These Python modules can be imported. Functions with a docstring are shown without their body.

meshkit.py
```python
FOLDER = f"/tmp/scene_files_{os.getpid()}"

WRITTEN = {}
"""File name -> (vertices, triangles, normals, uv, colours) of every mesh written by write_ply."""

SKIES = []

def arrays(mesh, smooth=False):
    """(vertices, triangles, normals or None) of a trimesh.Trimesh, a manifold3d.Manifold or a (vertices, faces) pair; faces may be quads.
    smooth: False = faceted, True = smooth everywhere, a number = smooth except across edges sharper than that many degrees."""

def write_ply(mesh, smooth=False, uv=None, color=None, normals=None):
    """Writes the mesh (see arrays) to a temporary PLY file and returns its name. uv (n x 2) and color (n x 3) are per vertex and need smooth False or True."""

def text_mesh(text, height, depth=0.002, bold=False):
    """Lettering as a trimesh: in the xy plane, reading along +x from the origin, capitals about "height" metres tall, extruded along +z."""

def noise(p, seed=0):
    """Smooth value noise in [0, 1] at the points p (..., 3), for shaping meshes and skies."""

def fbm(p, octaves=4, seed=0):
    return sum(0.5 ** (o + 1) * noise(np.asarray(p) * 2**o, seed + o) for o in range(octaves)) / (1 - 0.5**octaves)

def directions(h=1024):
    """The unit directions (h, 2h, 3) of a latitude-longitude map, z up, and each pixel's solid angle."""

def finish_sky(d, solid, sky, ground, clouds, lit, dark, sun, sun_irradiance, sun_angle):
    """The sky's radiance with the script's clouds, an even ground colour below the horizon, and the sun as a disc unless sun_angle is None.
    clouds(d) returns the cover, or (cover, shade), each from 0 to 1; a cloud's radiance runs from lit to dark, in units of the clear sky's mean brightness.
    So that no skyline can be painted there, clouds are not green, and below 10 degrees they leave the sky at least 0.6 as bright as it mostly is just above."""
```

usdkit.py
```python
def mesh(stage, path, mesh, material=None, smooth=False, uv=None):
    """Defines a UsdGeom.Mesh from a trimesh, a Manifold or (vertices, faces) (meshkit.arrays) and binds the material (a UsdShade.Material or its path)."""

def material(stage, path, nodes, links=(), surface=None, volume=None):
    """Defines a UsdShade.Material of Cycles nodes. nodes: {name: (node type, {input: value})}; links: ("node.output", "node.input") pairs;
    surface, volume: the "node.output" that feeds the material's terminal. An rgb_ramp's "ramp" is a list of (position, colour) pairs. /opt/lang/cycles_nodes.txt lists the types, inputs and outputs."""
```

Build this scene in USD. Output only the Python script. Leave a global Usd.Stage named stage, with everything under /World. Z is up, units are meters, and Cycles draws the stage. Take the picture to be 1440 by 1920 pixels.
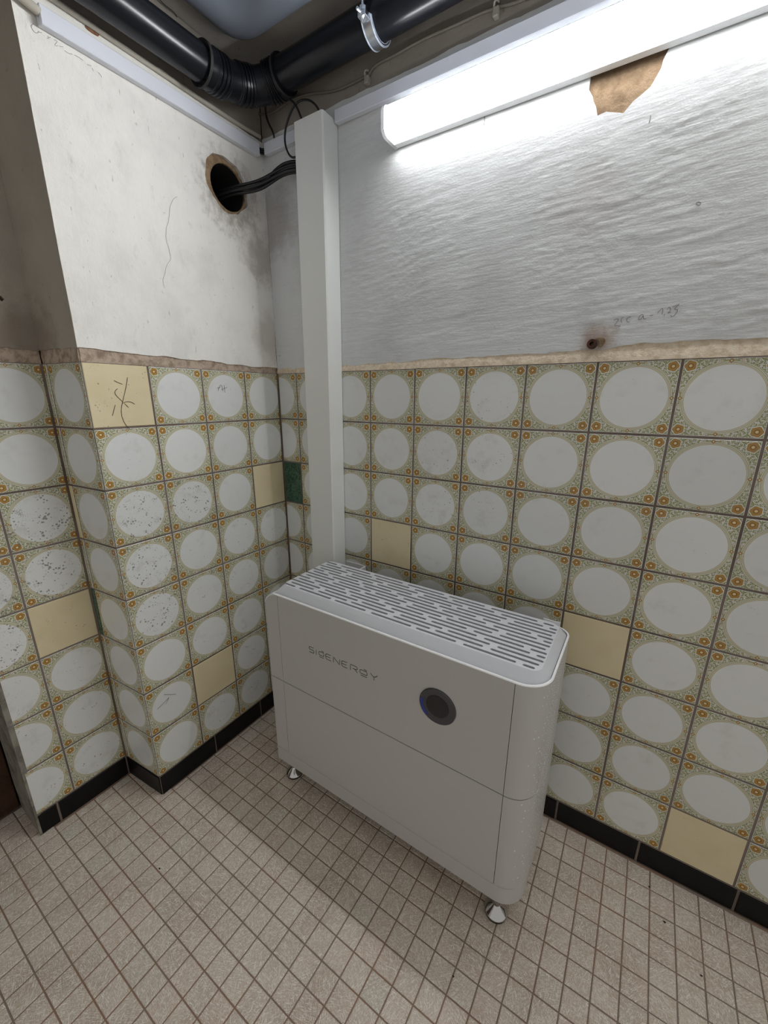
import math, numpy as np, trimesh, usdkit, meshkit
from pxr import Usd, UsdGeom, UsdShade, UsdLux, Gf, Sdf, Vt
from shapely.geometry import Polygon, Point, LineString, box as sbox
from shapely import contains_xy
from scipy.spatial import Delaunay
import manifold3d as m3
from manifold3d import Manifold, CrossSection

rng = np.random.default_rng(7)
stage = Usd.Stage.CreateInMemory()
UsdGeom.SetStageUpAxis(stage, UsdGeom.Tokens.z)
UsdGeom.SetStageMetersPerUnit(stage, 1.0)
UsdGeom.Xform.Define(stage, '/World')
UsdGeom.Scope.Define(stage, '/World/Looks')

# ------------------------------------------------------------------ camera
FPX = 759.47
CAM = np.array([1.1179, -1.0451, 1.2138])
az, pi_, ro = np.radians([-32.873, -15.953, 0.1953])
FW = np.array([math.sin(az) * math.cos(pi_), math.cos(az) * math.cos(pi_), math.sin(pi_)])
RT = np.cross(FW, [0, 0, 1.0]); RT /= np.linalg.norm(RT); UP = np.cross(RT, FW)
RT, UP = math.cos(ro) * RT + math.sin(ro) * UP, -math.sin(ro) * RT + math.cos(ro) * UP
cam = UsdGeom.Camera.Define(stage, '/World/camera')
cam.AddTransformOp().Set(Gf.Matrix4d(*[float(x) for r in ((*RT, 0), (*UP, 0), (*(-FW), 0), (*CAM, 1)) for x in r]))
cam.CreateHorizontalApertureAttr(36.0); cam.CreateVerticalApertureAttr(48.0)
cam.CreateFocalLengthAttr(36.0 * FPX / 1440)
cam.CreateClippingRangeAttr(Gf.Vec2f(0.02, 100))
EXPOSURE = 0.0
LAMP = 96.0           # strip light diffuser emission
AMBIENT = 0.15
cam.CreateExposureAttr(EXPOSURE)
dome = UsdLux.DomeLight.Define(stage, '/World/fill_dome'); dome.CreateIntensityAttr(AMBIENT); dome.CreateColorAttr(Gf.Vec3f(1, .99, .975))  # unseen even fill light added to lift the shaded parts of the room


def hit(u, v, axis, val):
    """the point on the plane axis=val that a measurement of the photograph (u, v) lies on"""
    d = FW + RT * (u - 720) / FPX - UP * (v - 960) / FPX
    return CAM + (val - CAM[axis]) / d[axis] * d


# ------------------------------------------------------------------ stage helpers
used = {}
def numbered(parent, name):
    k = (parent, name); n = used.get(k, -1) + 1; used[k] = n
    return name if n == 0 else f'{name}_{n:03d}'

def tagp(p, label=None, cat=None, group=None, kind=None):
    for k, v in (('label', label), ('category', cat), ('group', group), ('kind', kind)):
        if v: p.SetCustomDataByKey(k, v)
    return p

def thing(name, label, cat, group=None, kind=None, loc=None):
    x = UsdGeom.Xform.Define(stage, '/World/' + numbered('/World', name))
    if loc is not None: x.AddTranslateOp().Set(Gf.Vec3d(*map(float, loc)))
    return tagp(x.GetPrim(), label, cat, group, kind)

def add(name, mesh, mat, parent=None, smooth=False, uv=None, rnd=None, label=None, cat=None, group=None, kind=None):
    pp = str(parent.GetPath()) if parent else '/World'
    g = usdkit.mesh(stage, pp + '/' + numbered(pp, name), mesh, mat, smooth=smooth, uv=uv)
    if rnd is not None:
        UsdGeom.PrimvarsAPI(g).CreatePrimvar('rnd', Sdf.ValueTypeNames.FloatArray, 'vertex').Set(Vt.FloatArray.FromNumpy(np.asarray(rnd, np.float32)))
    return tagp(g.GetPrim(), label, cat, group, kind)

# ------------------------------------------------------------------ mesh helpers
def cat_(ms):
    return trimesh.util.concatenate(ms)

def man(m):
    mm = m.to_mesh(); return trimesh.Trimesh(mm.vert_properties[:, :3], mm.tri_verts, process=False)

def bxm(x0, x1, y0, y1, z0, z1):
    return Manifold.cube([x1 - x0, y1 - y0, z1 - z0]).translate([x0, y0, z0])

def bevel_box(x0, x1, y0, y1, z0, z1, c=.001):
    """box with chamfered edges (hull of three boxes)"""
    return man(Manifold.batch_hull([bxm(x0 + c, x1 - c, y0 + c, y1 - c, z0, z1), bxm(x0, x1, y0 + c, y1 - c, z0 + c, z1 - c), bxm(x0 + c, x1 - c, y0, y1, z0 + c, z1 - c)]))

def smooth_path(P, n=60):
    from scipy.interpolate import CubicSpline
    P = np.asarray(P, float); t = np.r_[0, np.cumsum(np.linalg.norm(np.diff(P, axis=0), axis=1))]
    return CubicSpline(t, P)(np.linspace(0, t[-1], n))

def tube(P, r, sides=10, caps=True):
    """swept tube along the points P with radius r (number or one per point)"""
    P = np.asarray(P, float); n = len(P); r = np.broadcast_to(r, n)
    T = np.gradient(P, axis=0); T /= np.linalg.norm(T, axis=1)[:, None]
    a = np.array([0, 0, 1.0]) if abs(T[0][2]) < .9 else np.array([1.0, 0, 0])
    N = np.cross(T[0], a); N /= np.linalg.norm(N); V = []
    for i in range(n):
        N = N - T[i] * (N @ T[i]); N /= np.linalg.norm(N); B = np.cross(T[i], N)
        th = np.arange(sides) * 2 * math.pi / sides
        V.append(P[i] + r[i] * (np.cos(th)[:, None] * N + np.sin(th)[:, None] * B))
    V = np.vstack(V); F = []
    for i in range(n - 1):
        for k in range(sides):
            a_, b_ = i * sides + k, i * sides + (k + 1) % sides
            F += [[a_, b_, b_ + sides], [a_, b_ + sides, a_ + sides]]
    if caps:
        V = np.vstack([V, P[0], P[-1]]); c0, c1 = n * sides, n * sides + 1
        for k in range(sides):
            F += [[c0, (k + 1) % sides, k], [c1, (n - 1) * sides + k, (n - 1) * sides + (k + 1) % sides]]
    return trimesh.Trimesh(V, F, process=False)

def lathe(prof, c, sides=32):
    """profile [(r, z)] turned about the z axis through c"""
    m = trimesh.creation.revolve(np.array(prof, float), sections=sides)
    m.apply_translation(c); return m

def ribbon(P, w, nrm, t=.0004):
    """thin raised stroke (drawn line) along P lying on a surface with normal nrm"""
    P = np.asarray(P, float); nrm = np.asarray(nrm, float)
    T = np.gradient(P, axis=0); T /= np.linalg.norm(T, axis=1)[:, None] + 1e-12
    S = np.cross(T, nrm); S /= np.linalg.norm(S, axis=1)[:, None] + 1e-12
    n = len(P); ww = np.broadcast_to(w, n)[:, None] / 2
    V = np.vstack([P - S * ww, P + S * ww, P - S * ww * .7 + nrm * t, P + S * ww * .7 + nrm * t]); F = []
    q = lambda a, b, c, d: [[a, b, c], [a, c, d]]
    for i in range(n - 1):
        j = i + 1
        F += q(2 * n + i, 3 * n + i, 3 * n + j, 2 * n + j) + q(i, 2 * n + i, 2 * n + j, j) + q(3 * n + i, n + i, n + j, 3 * n + j)
    return trimesh.Trimesh(V, F, process=False)

class Frame:
    """a wall plane: origin o, horizontal direction d, outward normal n; local (u, z, depth)"""
    def __init__(s, o, d, n): s.o, s.d, s.n = np.array(o, float), np.array(d, float), np.array(n, float)
    def w(s, u, z, k=0):
        u, z, k = np.broadcast_arrays(np.asarray(u, float), np.asarray(z, float), np.asarray(k, float))
        return s.o + u[..., None] * s.d + z[..., None] * np.array([0, 0, 1.0]) + k[..., None] * s.n

def slab_tile(fr, u0, u1, z0, z1, uc, zc, k0=-.0018, k1=0.0, c=.0013, jit=.0002):
    """one chamfered tile on a wall plane with its uv measured from its own centre"""
    j = rng.normal(0, jit, 3)
    L = [(u0, z0), (u1, z0), (u1, z1), (u0, z1)]; I = [(u0 + c, z0 + c), (u1 - c, z0 + c), (u1 - c, z1 - c), (u0 + c, z1 - c)]
    tilt = lambda u, z: j[0] + j[1] * (u - uc) / .075 * .6 + j[2] * (z - zc) / .075 * .6
    uz = np.array(L + L + I); k = np.array([k0] * 4 + [k1 - c * .8 + tilt(*p) for p in L] + [k1 + tilt(*p) for p in I])
    V = fr.w(uz[:, 0], uz[:, 1], k); F = []
    for a in range(4):
        b = (a + 1) % 4
        F += [[a, b, 4 + b], [a, 4 + b, 4 + a], [4 + a, 4 + b, 8 + b], [4 + a, 8 + b, 8 + a]]
    F += [[8, 9, 10], [8, 10, 11]]
    F = np.array(F)
    if (np.cross(V[9] - V[8], V[10] - V[9]) @ fr.n) < 0: F = F[:, ::-1]
    return (V, F), np.stack([uz[:, 0] - uc, uz[:, 1] - zc], 1)

def sheet(fr, poly, res, disp, back=.01):
    """rough plaster skin: the polygon (u, z) meshed at res, displaced by disp(u, z), with skirts at its edges"""
    loops = []
    for g in getattr(poly, 'geoms', [poly]):
        for ring in [g.exterior, *g.interiors]:
            n = max(4, int(ring.length / (res * .8)))
            cc = np.array(ring.coords)[:-1]; s = np.linspace(0, 1, n, endpoint=False)
            P = [np.array(ring.interpolate(t, normalized=True).coords[0]) for t in s]
            # keep real corners
            for c in cc:
                d = np.linalg.norm(np.array(P) - c, axis=1); P[int(d.argmin())] = c
            loops.append(np.array(P))
    x0, z0, x1, z1 = poly.bounds
    gx, gz = np.meshgrid(np.arange(x0 + res / 2, x1, res), np.arange(z0 + res / 2, z1, res))
    gx = gx + rng.uniform(-.15, .15, gx.shape) * res; gz = gz + rng.uniform(-.15, .15, gx.shape) * res
    inner = poly.buffer(-res * .45); k = contains_xy(inner, gx.ravel(), gz.ravel())
    P = np.vstack(loops + [np.stack([gx.ravel()[k], gz.ravel()[k]], 1)])
    T = Delaunay(P).simplices; cen = P[T].mean(1); T = T[contains_xy(poly, cen[:, 0], cen[:, 1])]
    a = P[T]; s = (a[:, 1, 0] - a[:, 0, 0]) * (a[:, 2, 1] - a[:, 0, 1]) - (a[:, 1, 1] - a[:, 0, 1]) * (a[:, 2, 0] - a[:, 0, 0])
    T = T[abs(s) > 1e-12]; s = s[abs(s) > 1e-12]; T[s < 0] = T[s < 0][:, ::-1]
    k = disp(P[:, 0], P[:, 1]); V = fr.w(P[:, 0], P[:, 1], k); V0 = [V]; F0 = [T]
    if np.cross(fr.d, [0, 0, 1.0]) @ fr.n < 0: F0 = [T[:, ::-1]]
    off = 0; base = len(V)
    for L in loops:
        n = len(L); i = np.arange(n); j = (i + 1) % n
        V0.append(V[off:off + n]); V0.append(fr.w(L[:, 0], L[:, 1], -back))
        F0.append(np.vstack([np.stack([base + i, base + j, base + n + j], 1), np.stack([base + i, base + n + j, base + n + i], 1)]))
        base += 2 * n; off += n
    return trimesh.Trimesh(np.vstack(V0), np.vstack(F0), process=False)

fbm = lambda u, z, su, sz, o=3, seed=0: meshkit.fbm(np.stack([np.asarray(u) * su + 50, np.asarray(z) * sz + 50, np.zeros_like(np.asarray(u, float)) + seed * 7.3 + 9], -1), o, seed) - .5

# ------------------------------------------------------------------ materials
class R_(str): pass
class N_:
    def __init__(s, n): s._n = n
    def __getattr__(s, k): return R_(f'{s._n}.{k}')
class G:
    def __init__(s): s.nodes, s.links = {}, []
    def n(s, kind, **kw):
        name = f'n{len(s.nodes)}'; inp = {}
        for k, v in kw.items():
            if isinstance(v, R_): s.links.append((str(v), f'{name}.{k}'))
            else: inp[k] = v
        s.nodes[name] = (kind, inp); return N_(name)
    def m(s, op, a, b=None, clamp=False):
        kw = dict(math_type=op, value1=a)
        if b is not None: kw['value2'] = b
        if clamp: kw['use_clamp'] = True
        return s.n('math', **kw).value
    def mix(s, f, a, b, mode='mix'): return s.n('mix', mix_type=mode, fac=f, color1=a, color2=b).color
    def noise(s, vec, scale, detail=2.0, rough=.5, dist=0.0): return s.n('noise_texture', vector=vec, scale=float(scale), detail=float(detail), roughness=float(rough), distortion=float(dist)).fac
    def step(s, v, a, b): return s.n('map_range', range_type='smoothstep', value=v, from_min=float(a), from_max=float(b), to_min=0.0, to_max=1.0, clamp=True).result
    def ring(s, r, a, b): return s.m('multiply', s.m('greater_than', r, a), s.m('less_than', r, b))
    def pos(s): return s.n('geometry').position
    def scalev(s, vec, sc, rot=(0, 0, 0), loc=(0, 0, 0)): return s.n('mapping', mapping_type='point', vector=vec, scale=tuple(map(float, sc)), rotation=tuple(map(float, rot)), location=tuple(map(float, loc))).vector
    def done(s, name, color, rough=.5, bump=None, bstr=.3, bdist=.001, **kw):
        p = dict(base_color=color, roughness=rough, **kw)
        if bump is not None: p['normal'] = s.n('bump', height=bump, strength=float(bstr), distance=float(bdist)).normal
        b = s.n('principled_bsdf', **p)
        return usdkit.material(stage, '/World/Looks/' + name, s.nodes, s.links, surface=str(b.BSDF))

def plain(name, color, rough=.5, **kw):
    return G().done(name, tuple(map(float, color)), rough, **kw)

def srgb(r, g, b): return tuple(((c / 255 + .055) / 1.055) ** 2.4 if c > 10 else c / 255 / 12.92 for c in (r, g, b))

def uv_rnd(g):
    uv = g.n('texture_coordinate').UV
    return uv, g.n('attribute', attribute='rnd').fac

def speckle(g, vec, amount, col, base):
    """mould-like specks: sparse small spots"""
    v = g.n('voronoi_texture', vector=vec, scale=140.0, feature='f1', randomness=1.0)
    size = g.m('multiply', g.m('subtract', g.noise(vec, 42, 2), .62 - amount * .3), 1.6)
    spot = g.step(g.m('subtract', size, v.distance), -.02, .10)
    fine = g.n('voronoi_texture', vector=vec, scale=330.0, feature='f1', randomness=1.0)
    fs = g.step(g.m('subtract', g.m('multiply', g.m('subtract', g.noise(vec, 40, 2), .60 - amount * .25), 1.6), fine.distance), -.02, .1)
    f = g.m('multiply', g.m('maximum', spot, g.m('multiply', fs, .7)), min(1, .35 + amount * .5))
    return g.mix(f, base, col)

def decor_tile(name, amount):
    g = G(); uv, rnd = uv_rnd(g)
    s = g.n('separate_xyz', vector=uv); au, av = g.m('absolute', s.x), g.m('absolute', s.y)
    r = g.m('sqrt', g.m('add', g.m('multiply', s.x, s.x), g.m('multiply', s.y, s.y)))
    q = g.n('combine_xyz', x=g.m('maximum', au, av), y=g.m('minimum', au, av), z=0.0).vector
    qv = g.n('combine_xyz', x=s.x, y=s.y, z=g.m('multiply', rnd, 37.0)).vector
    white, green, olive, ochre = srgb(226, 228, 226), srgb(130, 138, 78), srgb(166, 162, 100), srgb(170, 128, 60)
    # scrolled leaves in the corners
    nz = g.noise(q, 150, 2.0, .5, 1.1)
    leaf = g.n('rgb_ramp', fac=nz, interpolate=False, ramp=[(0, white), (.34, ochre), (.37, white), (.40, olive), (.43, green), (.50, olive), (.535, white), (.565, olive), (.585, green), (.66, ochre), (.69, white)]).color
    nz2 = g.noise(q, 420, 1.5, .5)
    leaf = g.mix(g.m('multiply', g.m('greater_than', nz2, .56), .75), leaf, white)
    inside = g.m('less_than', r, .0622)
    col = g.mix(inside, leaf, white)
    # band of rings round the medallion
    col = g.mix(g.ring(r, .0622, .0692), col, srgb(218, 217, 200))
    for a, b, c in ((.0626, .0633, olive), (.0644, .0650, ochre), (.0663, .0671, green), (.0686, .0692, olive)):
        col = g.mix(g.ring(r, a, b), col, c)
    # small diamonds half way along each side
    dm = g.m('add', g.m('absolute', g.m('subtract', g.m('maximum', au, av), .0690)), g.m('minimum', au, av))
    col = g.mix(g.m('less_than', dm, .0042), col, ochre)
    col = g.mix(g.m('less_than', dm, .0016), col, white)
    # flowers in the corners
    fx, fy = g.m('subtract', au, .0618), g.m('subtract', av, .0618)
    fd = g.m('sqrt', g.m('add', g.m('multiply', fx, fx), g.m('multiply', fy, fy)))
    pet = g.m('multiply', g.m('cosine', g.m('multiply', g.m('arctan2', fy, fx), 5.0)), .0007)
    fr_ = g.m('subtract', fd, pet)
    col = g.mix(g.m('less_than', fr_, .0108), col, white)
    col = g.mix(g.m('less_than', fr_, .0096), col, srgb(176, 136, 66))
    col = g.mix(g.ring(fd, .0030, .0046), col, srgb(138, 98, 46))
    col = g.mix(g.m('less_than', fd, .0026), col, srgb(226, 205, 150))
    # white margin
    col = g.mix(g.m('greater_than', g.m('maximum', au, av), .0728), col, white)
    # tiny glaze tone shift, dirt, specks
    tone = g.n('map_range', value=rnd, from_min=0.0, from_max=1.0, to_min=.93, to_max=1.03).result
    col = g.mix(1.0, col, g.n('combine_xyz', x=tone, y=tone, z=tone).vector, 'multiply')
    smear = g.m('multiply', g.step(g.noise(qv, 22, 4, .6), .52, .8), .14 + .25 * amount)
    col = g.mix(smear, col, srgb(150, 144, 130))
    col = speckle(g, qv, amount, srgb(112, 108, 100), col)
    return g.done(name, col, .30, bump=g.noise(qv, 30, 2), bstr=.08, bdist=.002)

def cream_tile(name, amount):
    g = G(); uv, rnd = uv_rnd(g); s = g.n('separate_xyz', vector=uv)
    qv = g.n('combine_xyz', x=s.x, y=s.y, z=g.m('multiply', rnd, 37.0)).vector
    col = g.mix(g.step(g.noise(qv, 14, 3), .35, .7), srgb(226, 213, 176), srgb(221, 207, 168))
    col = speckle(g, qv, amount, srgb(120, 98, 66), col)
    return g.done(name, col, .28, bump=g.noise(qv, 30, 2), bstr=.06, bdist=.002)

def marble_tile(name):
    g = G(); uv, rnd = uv_rnd(g)
    nz = g.noise(uv, 60, 5, .65, 1.2)
    col = g.n('rgb_ramp', fac=nz, ramp=[(0, srgb(20, 44, 34)), (.45, srgb(38, 72, 56)), (.55, srgb(76, 110, 92)), (.62, srgb(40, 72, 58)), (1, srgb(26, 50, 40))]).color
    return g.done(name, col, .2)

def black_tile(name):
    g = G(); p = g.pos()
    col = g.mix(g.step(g.noise(p, 90, 4, .7), .56, .78), srgb(9, 9, 9), srgb(24, 30, 27))
    return g.done(name, col, .4, specular_ior_level=.25)

def plaster(name, stretch, base, dirt, stains=(), bump_s=.55, amount=.5, rot=(0, 0, 0)):
    g = G(); p = g.pos()
    col = g.mix(g.step(g.noise(p, 5, 5, .62), .42, .72), base, tuple(c * .86 for c in base))
    st = g.scalev(p, stretch, rot)
    col = g.mix(g.m('multiply', g.step(g.noise(st, 14, 6, .7), .55, .78), .30 * amount), col, dirt)
    f2 = g.noise(p, 60, 3, .6)
    col = g.mix(g.m('multiply', g.step(f2, .66, .76), .45 * amount), col, dirt)
    scr = g.noise(g.scalev(p, (stretch[0] * 2.4, stretch[1] * 2.4, stretch[2] * 1.1), rot), 26, 3, .6)
    col = g.mix(g.m('multiply', g.step(scr, .67, .74), .7 * amount), col, tuple(c * .5 for c in dirt))
    for (c, rad, colr, k, nsc) in stains:
        d = g.n('vector_math', math_type='distance', vector1=p, vector2=tuple(map(float, c))).value
        d = g.m('add', d, g.m('multiply', g.m('subtract', g.noise(p, nsc, 5, .65), .5), rad * 1.5))
        col = g.mix(g.m('multiply', g.m('subtract', 1.0, g.step(d, rad * .25, rad)), k), col, colr)
    h = g.m('add', g.m('multiply', g.noise(st, 36, 6, .65), 1.0), g.m('multiply', g.noise(p, 240, 3), .3))
    return g.done(name, col, .85, bump=h, bstr=bump_s, bdist=.004, specular_ior_level=.25)

def mortar(name, a, b, scale=70, rough=.95):
    g = G(); p = g.pos()
    col = g.mix(g.step(g.noise(p, scale, 5, .7), .38, .68), a, b)
    return g.done(name, col, rough, bump=g.noise(p, scale * 3, 5, .7), bstr=.8, bdist=.004, specular_ior_level=.2)

def floor_tile(name):
    g = G(); p = g.pos(); rnd = g.n('attribute', attribute='rnd').fac
    a1 = g.m('multiply', rnd, 40.0)
    def fib(off, sx, sy, sc):
        v = g.n('vector_rotate', rotate_type='z_axis', vector=p, angle=g.m('add', a1, off)).vector
        v = g.n('vector_math', math_type='add', vector1=v, vector2=g.n('combine_xyz', x=0.0, y=0.0, z=g.m('multiply', rnd, 11.0)).vector).vector
        return g.noise(g.scalev(v, (sx, sy, 1)), sc, 3, .55, 1.3)
    f1, f2 = fib(0.0, 1, 6.5, 95), fib(1.2, 1, 6.5, 105)
    fibre = g.m('maximum', g.step(f1, .52, .63), g.step(f2, .53, .64))
    tone = g.n('rgb_ramp', fac=g.m('fraction', g.m('multiply', rnd, 7.31)), ramp=[(0, srgb(206, 189, 170)), (.4, srgb(214, 201, 182)), (.7, srgb(211, 191, 172)), (1, srgb(200, 191, 173))]).color
    col = g.mix(g.m('multiply', fibre, .88), g.mix(g.step(g.noise(p, 9, 3), .4, .7), tone, srgb(194, 175, 155)), srgb(252, 247, 238))
    dark = g.m('multiply', g.step(g.noise(p, 300, 2), .52, .78), .3)
    col = g.mix(dark, col, srgb(112, 94, 84))
    return g.done(name, col, .42, bump=fibre, bstr=.35, bdist=.0012, specular_ior_level=.5)

def grout(name, a, b):
    g = G(); p = g.pos()
    return g.done(name, g.mix(g.step(g.noise(p, 4, 3), .4, .62), a, b), .9, bump=g.noise(p, 200, 3), bstr=.4, bdist=.002)

M_dec = [decor_tile('decor_tile_clean', .08), decor_tile('decor_tile_spotted', .44), decor_tile('decor_tile_mouldy', .76)]
M_cream = [cream_tile('cream_tile_clean', .05), cream_tile('cream_tile_flecked', .34)]
M_marble, M_black = marble_tile('green_marble_tile'), black_tile('black_tile')
HOLE = (0.0, -.143, 1.79)
M_plB = plaster('plaster_back', (.42, 1, 3.2), srgb(214, 216, 216), srgb(160, 152, 144), [((.02, 0, 1.74), .13, srgb(140, 128, 116), .45, 22), ((.93, 0, 1.60), .10, srgb(196, 192, 190), .5, 16), ((.99, 0, 1.33), .05, srgb(150, 118, 92), .6, 30)], rot=(0, .10, 0), bump_s=.36)
M_plL = plaster('plaster_left', (1, 2.2, 1), srgb(236, 234, 228), srgb(150, 138, 122), [((0, -.133, 1.77), .125, srgb(124, 108, 92), .65, 34), ((0, -.03, 1.63), .10, srgb(150, 136, 122), .5, 30), ((0, -.02, 1.40), .10, srgb(170, 160, 148), .4, 14)], bump_s=.35, amount=.75)
M_plRShade = plaster('plaster_recess_shade', (1, 1, 1), srgb(172, 165, 153), srgb(104, 95, 84), [((-.17, -.63, 1.33), .13, srgb(120, 106, 92), .5, 22)], bump_s=.3)  # darker copy of the pier plaster: shade away from the lamp is painted in
M_ceil = plaster('plaster_ceiling', (1, 1, 1), srgb(186, 182, 174), srgb(104, 98, 90), bump_s=.4)
M_shadePl = plaster('shaded_plaster', (1, 1, 1), srgb(150, 143, 134), srgb(96, 86, 76), bump_s=.5)  # wall plaster with the shade above the trunking put into its colour
M_room = plaster('plaster_room', (1, 1, 1), srgb(222, 219, 212), srgb(170, 164, 154), bump_s=.2)
M_tan = mortar('bare_tan_mortar', srgb(146, 124, 100), srgb(122, 102, 80), 40)
M_band = mortar('mortar_band_back', srgb(236, 222, 200), srgb(212, 192, 164), 60)
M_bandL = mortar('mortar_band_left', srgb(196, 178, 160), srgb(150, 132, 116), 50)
M_core = mortar('wall_core', srgb(150, 128, 104), srgb(120, 98, 78), 40)
M_rimh = mortar('hole_rim_mortar', srgb(168, 144, 114), srgb(126, 104, 80), 40)
M_groutW = grout('wall_grout', srgb(130, 117, 107), srgb(108, 94, 83))
M_groutF = grout('floor_grout', srgb(154, 124, 104), srgb(142, 129, 116))
M_ftile = floor_tile('floor_mosaic')
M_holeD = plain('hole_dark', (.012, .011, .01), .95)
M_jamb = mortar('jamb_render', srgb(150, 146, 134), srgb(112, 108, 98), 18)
M_unit = plain('unit_shell', srgb(193, 191, 187), .42)
M_unitT = plain('unit_top', srgb(208, 210, 214), .36)
M_rimHighlight = plain('unit_rim_highlight', srgb(240, 240, 240), .3)  # whiter than the shell: the lamp highlight is painted on the lip
M_gap = plain('unit_gap', srgb(70, 68, 66), .8)
M_slot = plain('unit_slot', srgb(92, 92, 94), .7)  # grey sheet stands in for the shade inside the vent slots
M_logo = plain('logo_grey', srgb(76, 76, 76), .5)
M_glass = plain('badge_black', (.012, .012, .014), .08)
M_badge = plain('badge_ring', srgb(66, 66, 70), .22)
M_dot = plain('dot_white', srgb(246, 244, 244), .35)
M_chrome = plain('chrome', (.56, .55, .53), .14, metallic=1.0)
M_rubber = plain('rubber', (.02, .02, .02), .7)
M_duct = plain('duct_pvc', srgb(226, 228, 224), .42)
M_trunk = plain('trunking_pvc', srgb(222, 225, 234), .4)
M_lampb = plain('lamp_base', srgb(232, 234, 236), .4)
M_pipe = plain('pipe_black', (.006, .007, .010), .27, specular_ior_level=.35)
M_cable = plain('cable_black', (.012, .012, .014), .4)
M_cableB = plain('cable_painted', srgb(186, 180, 168), .7)
M_wireP = plain('wire_painted', srgb(122, 115, 106), .8)
M_clip = plain('clip_painted', srgb(156, 150, 141), .75)
M_zinc = plain('zinc', (.70, .74, .80), .25, metallic=1.0)
M_clampr = plain('clamp_liner', srgb(180, 190, 206), .25)
M_pan = plain('pan_grey', srgb(116, 123, 134), .5, specular_ior_level=.3)
M_pencil = plain('pencil', srgb(130, 128, 126), .8)
M_pencil2 = plain('pencil_faint', srgb(166, 163, 158), .8)
M_ink = plain('crack_line', srgb(58, 52, 44), .8)
M_door = mortar('door_brown', srgb(74, 52, 38), srgb(56, 38, 28), 12, .5)
M_brick = mortar('brick_patch', srgb(150, 112, 88), srgb(120, 84, 64), 50)
M_rust = mortar('rusty_sleeve', srgb(92, 62, 46), srgb(56, 40, 34), 60)
M_crumb = plain('crumb', srgb(46, 38, 32), .9)
M_metalw = plain('bracket_white', srgb(224, 224, 224), .4)
gg = G(); nn = gg.n('separate_xyz', vector=gg.n('geometry').normal); ny = nn.y
str_ = gg.m('multiply', gg.m('add', gg.m('multiply', gg.m('power', gg.m('absolute', ny), 3.5), .9), gg.m('multiply', gg.m('maximum', gg.m('multiply', nn.z, -1.0), .05), .11)), float(LAMP))      # LEDs shine forward: the diffuser is brightest in front
bsdf = gg.n('principled_bsdf', base_color=(.8, .8, .8), roughness=.4, emission_color=(.97, .985, 1.0), emission_strength=str_)
M_glow = usdkit.material(stage, '/World/Looks/lamp_glow', gg.nodes, gg.links, surface=str(bsdf.BSDF))
gg = G(); e_ = gg.n('principled_bsdf', base_color=(.01, .02, .12), roughness=.2, emission_color=(.02, .06, .6), emission_strength=.10)
M_led = usdkit.material(stage, '/World/Looks/badge_led', gg.nodes, gg.links, surface='n0.BSDF')

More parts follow.
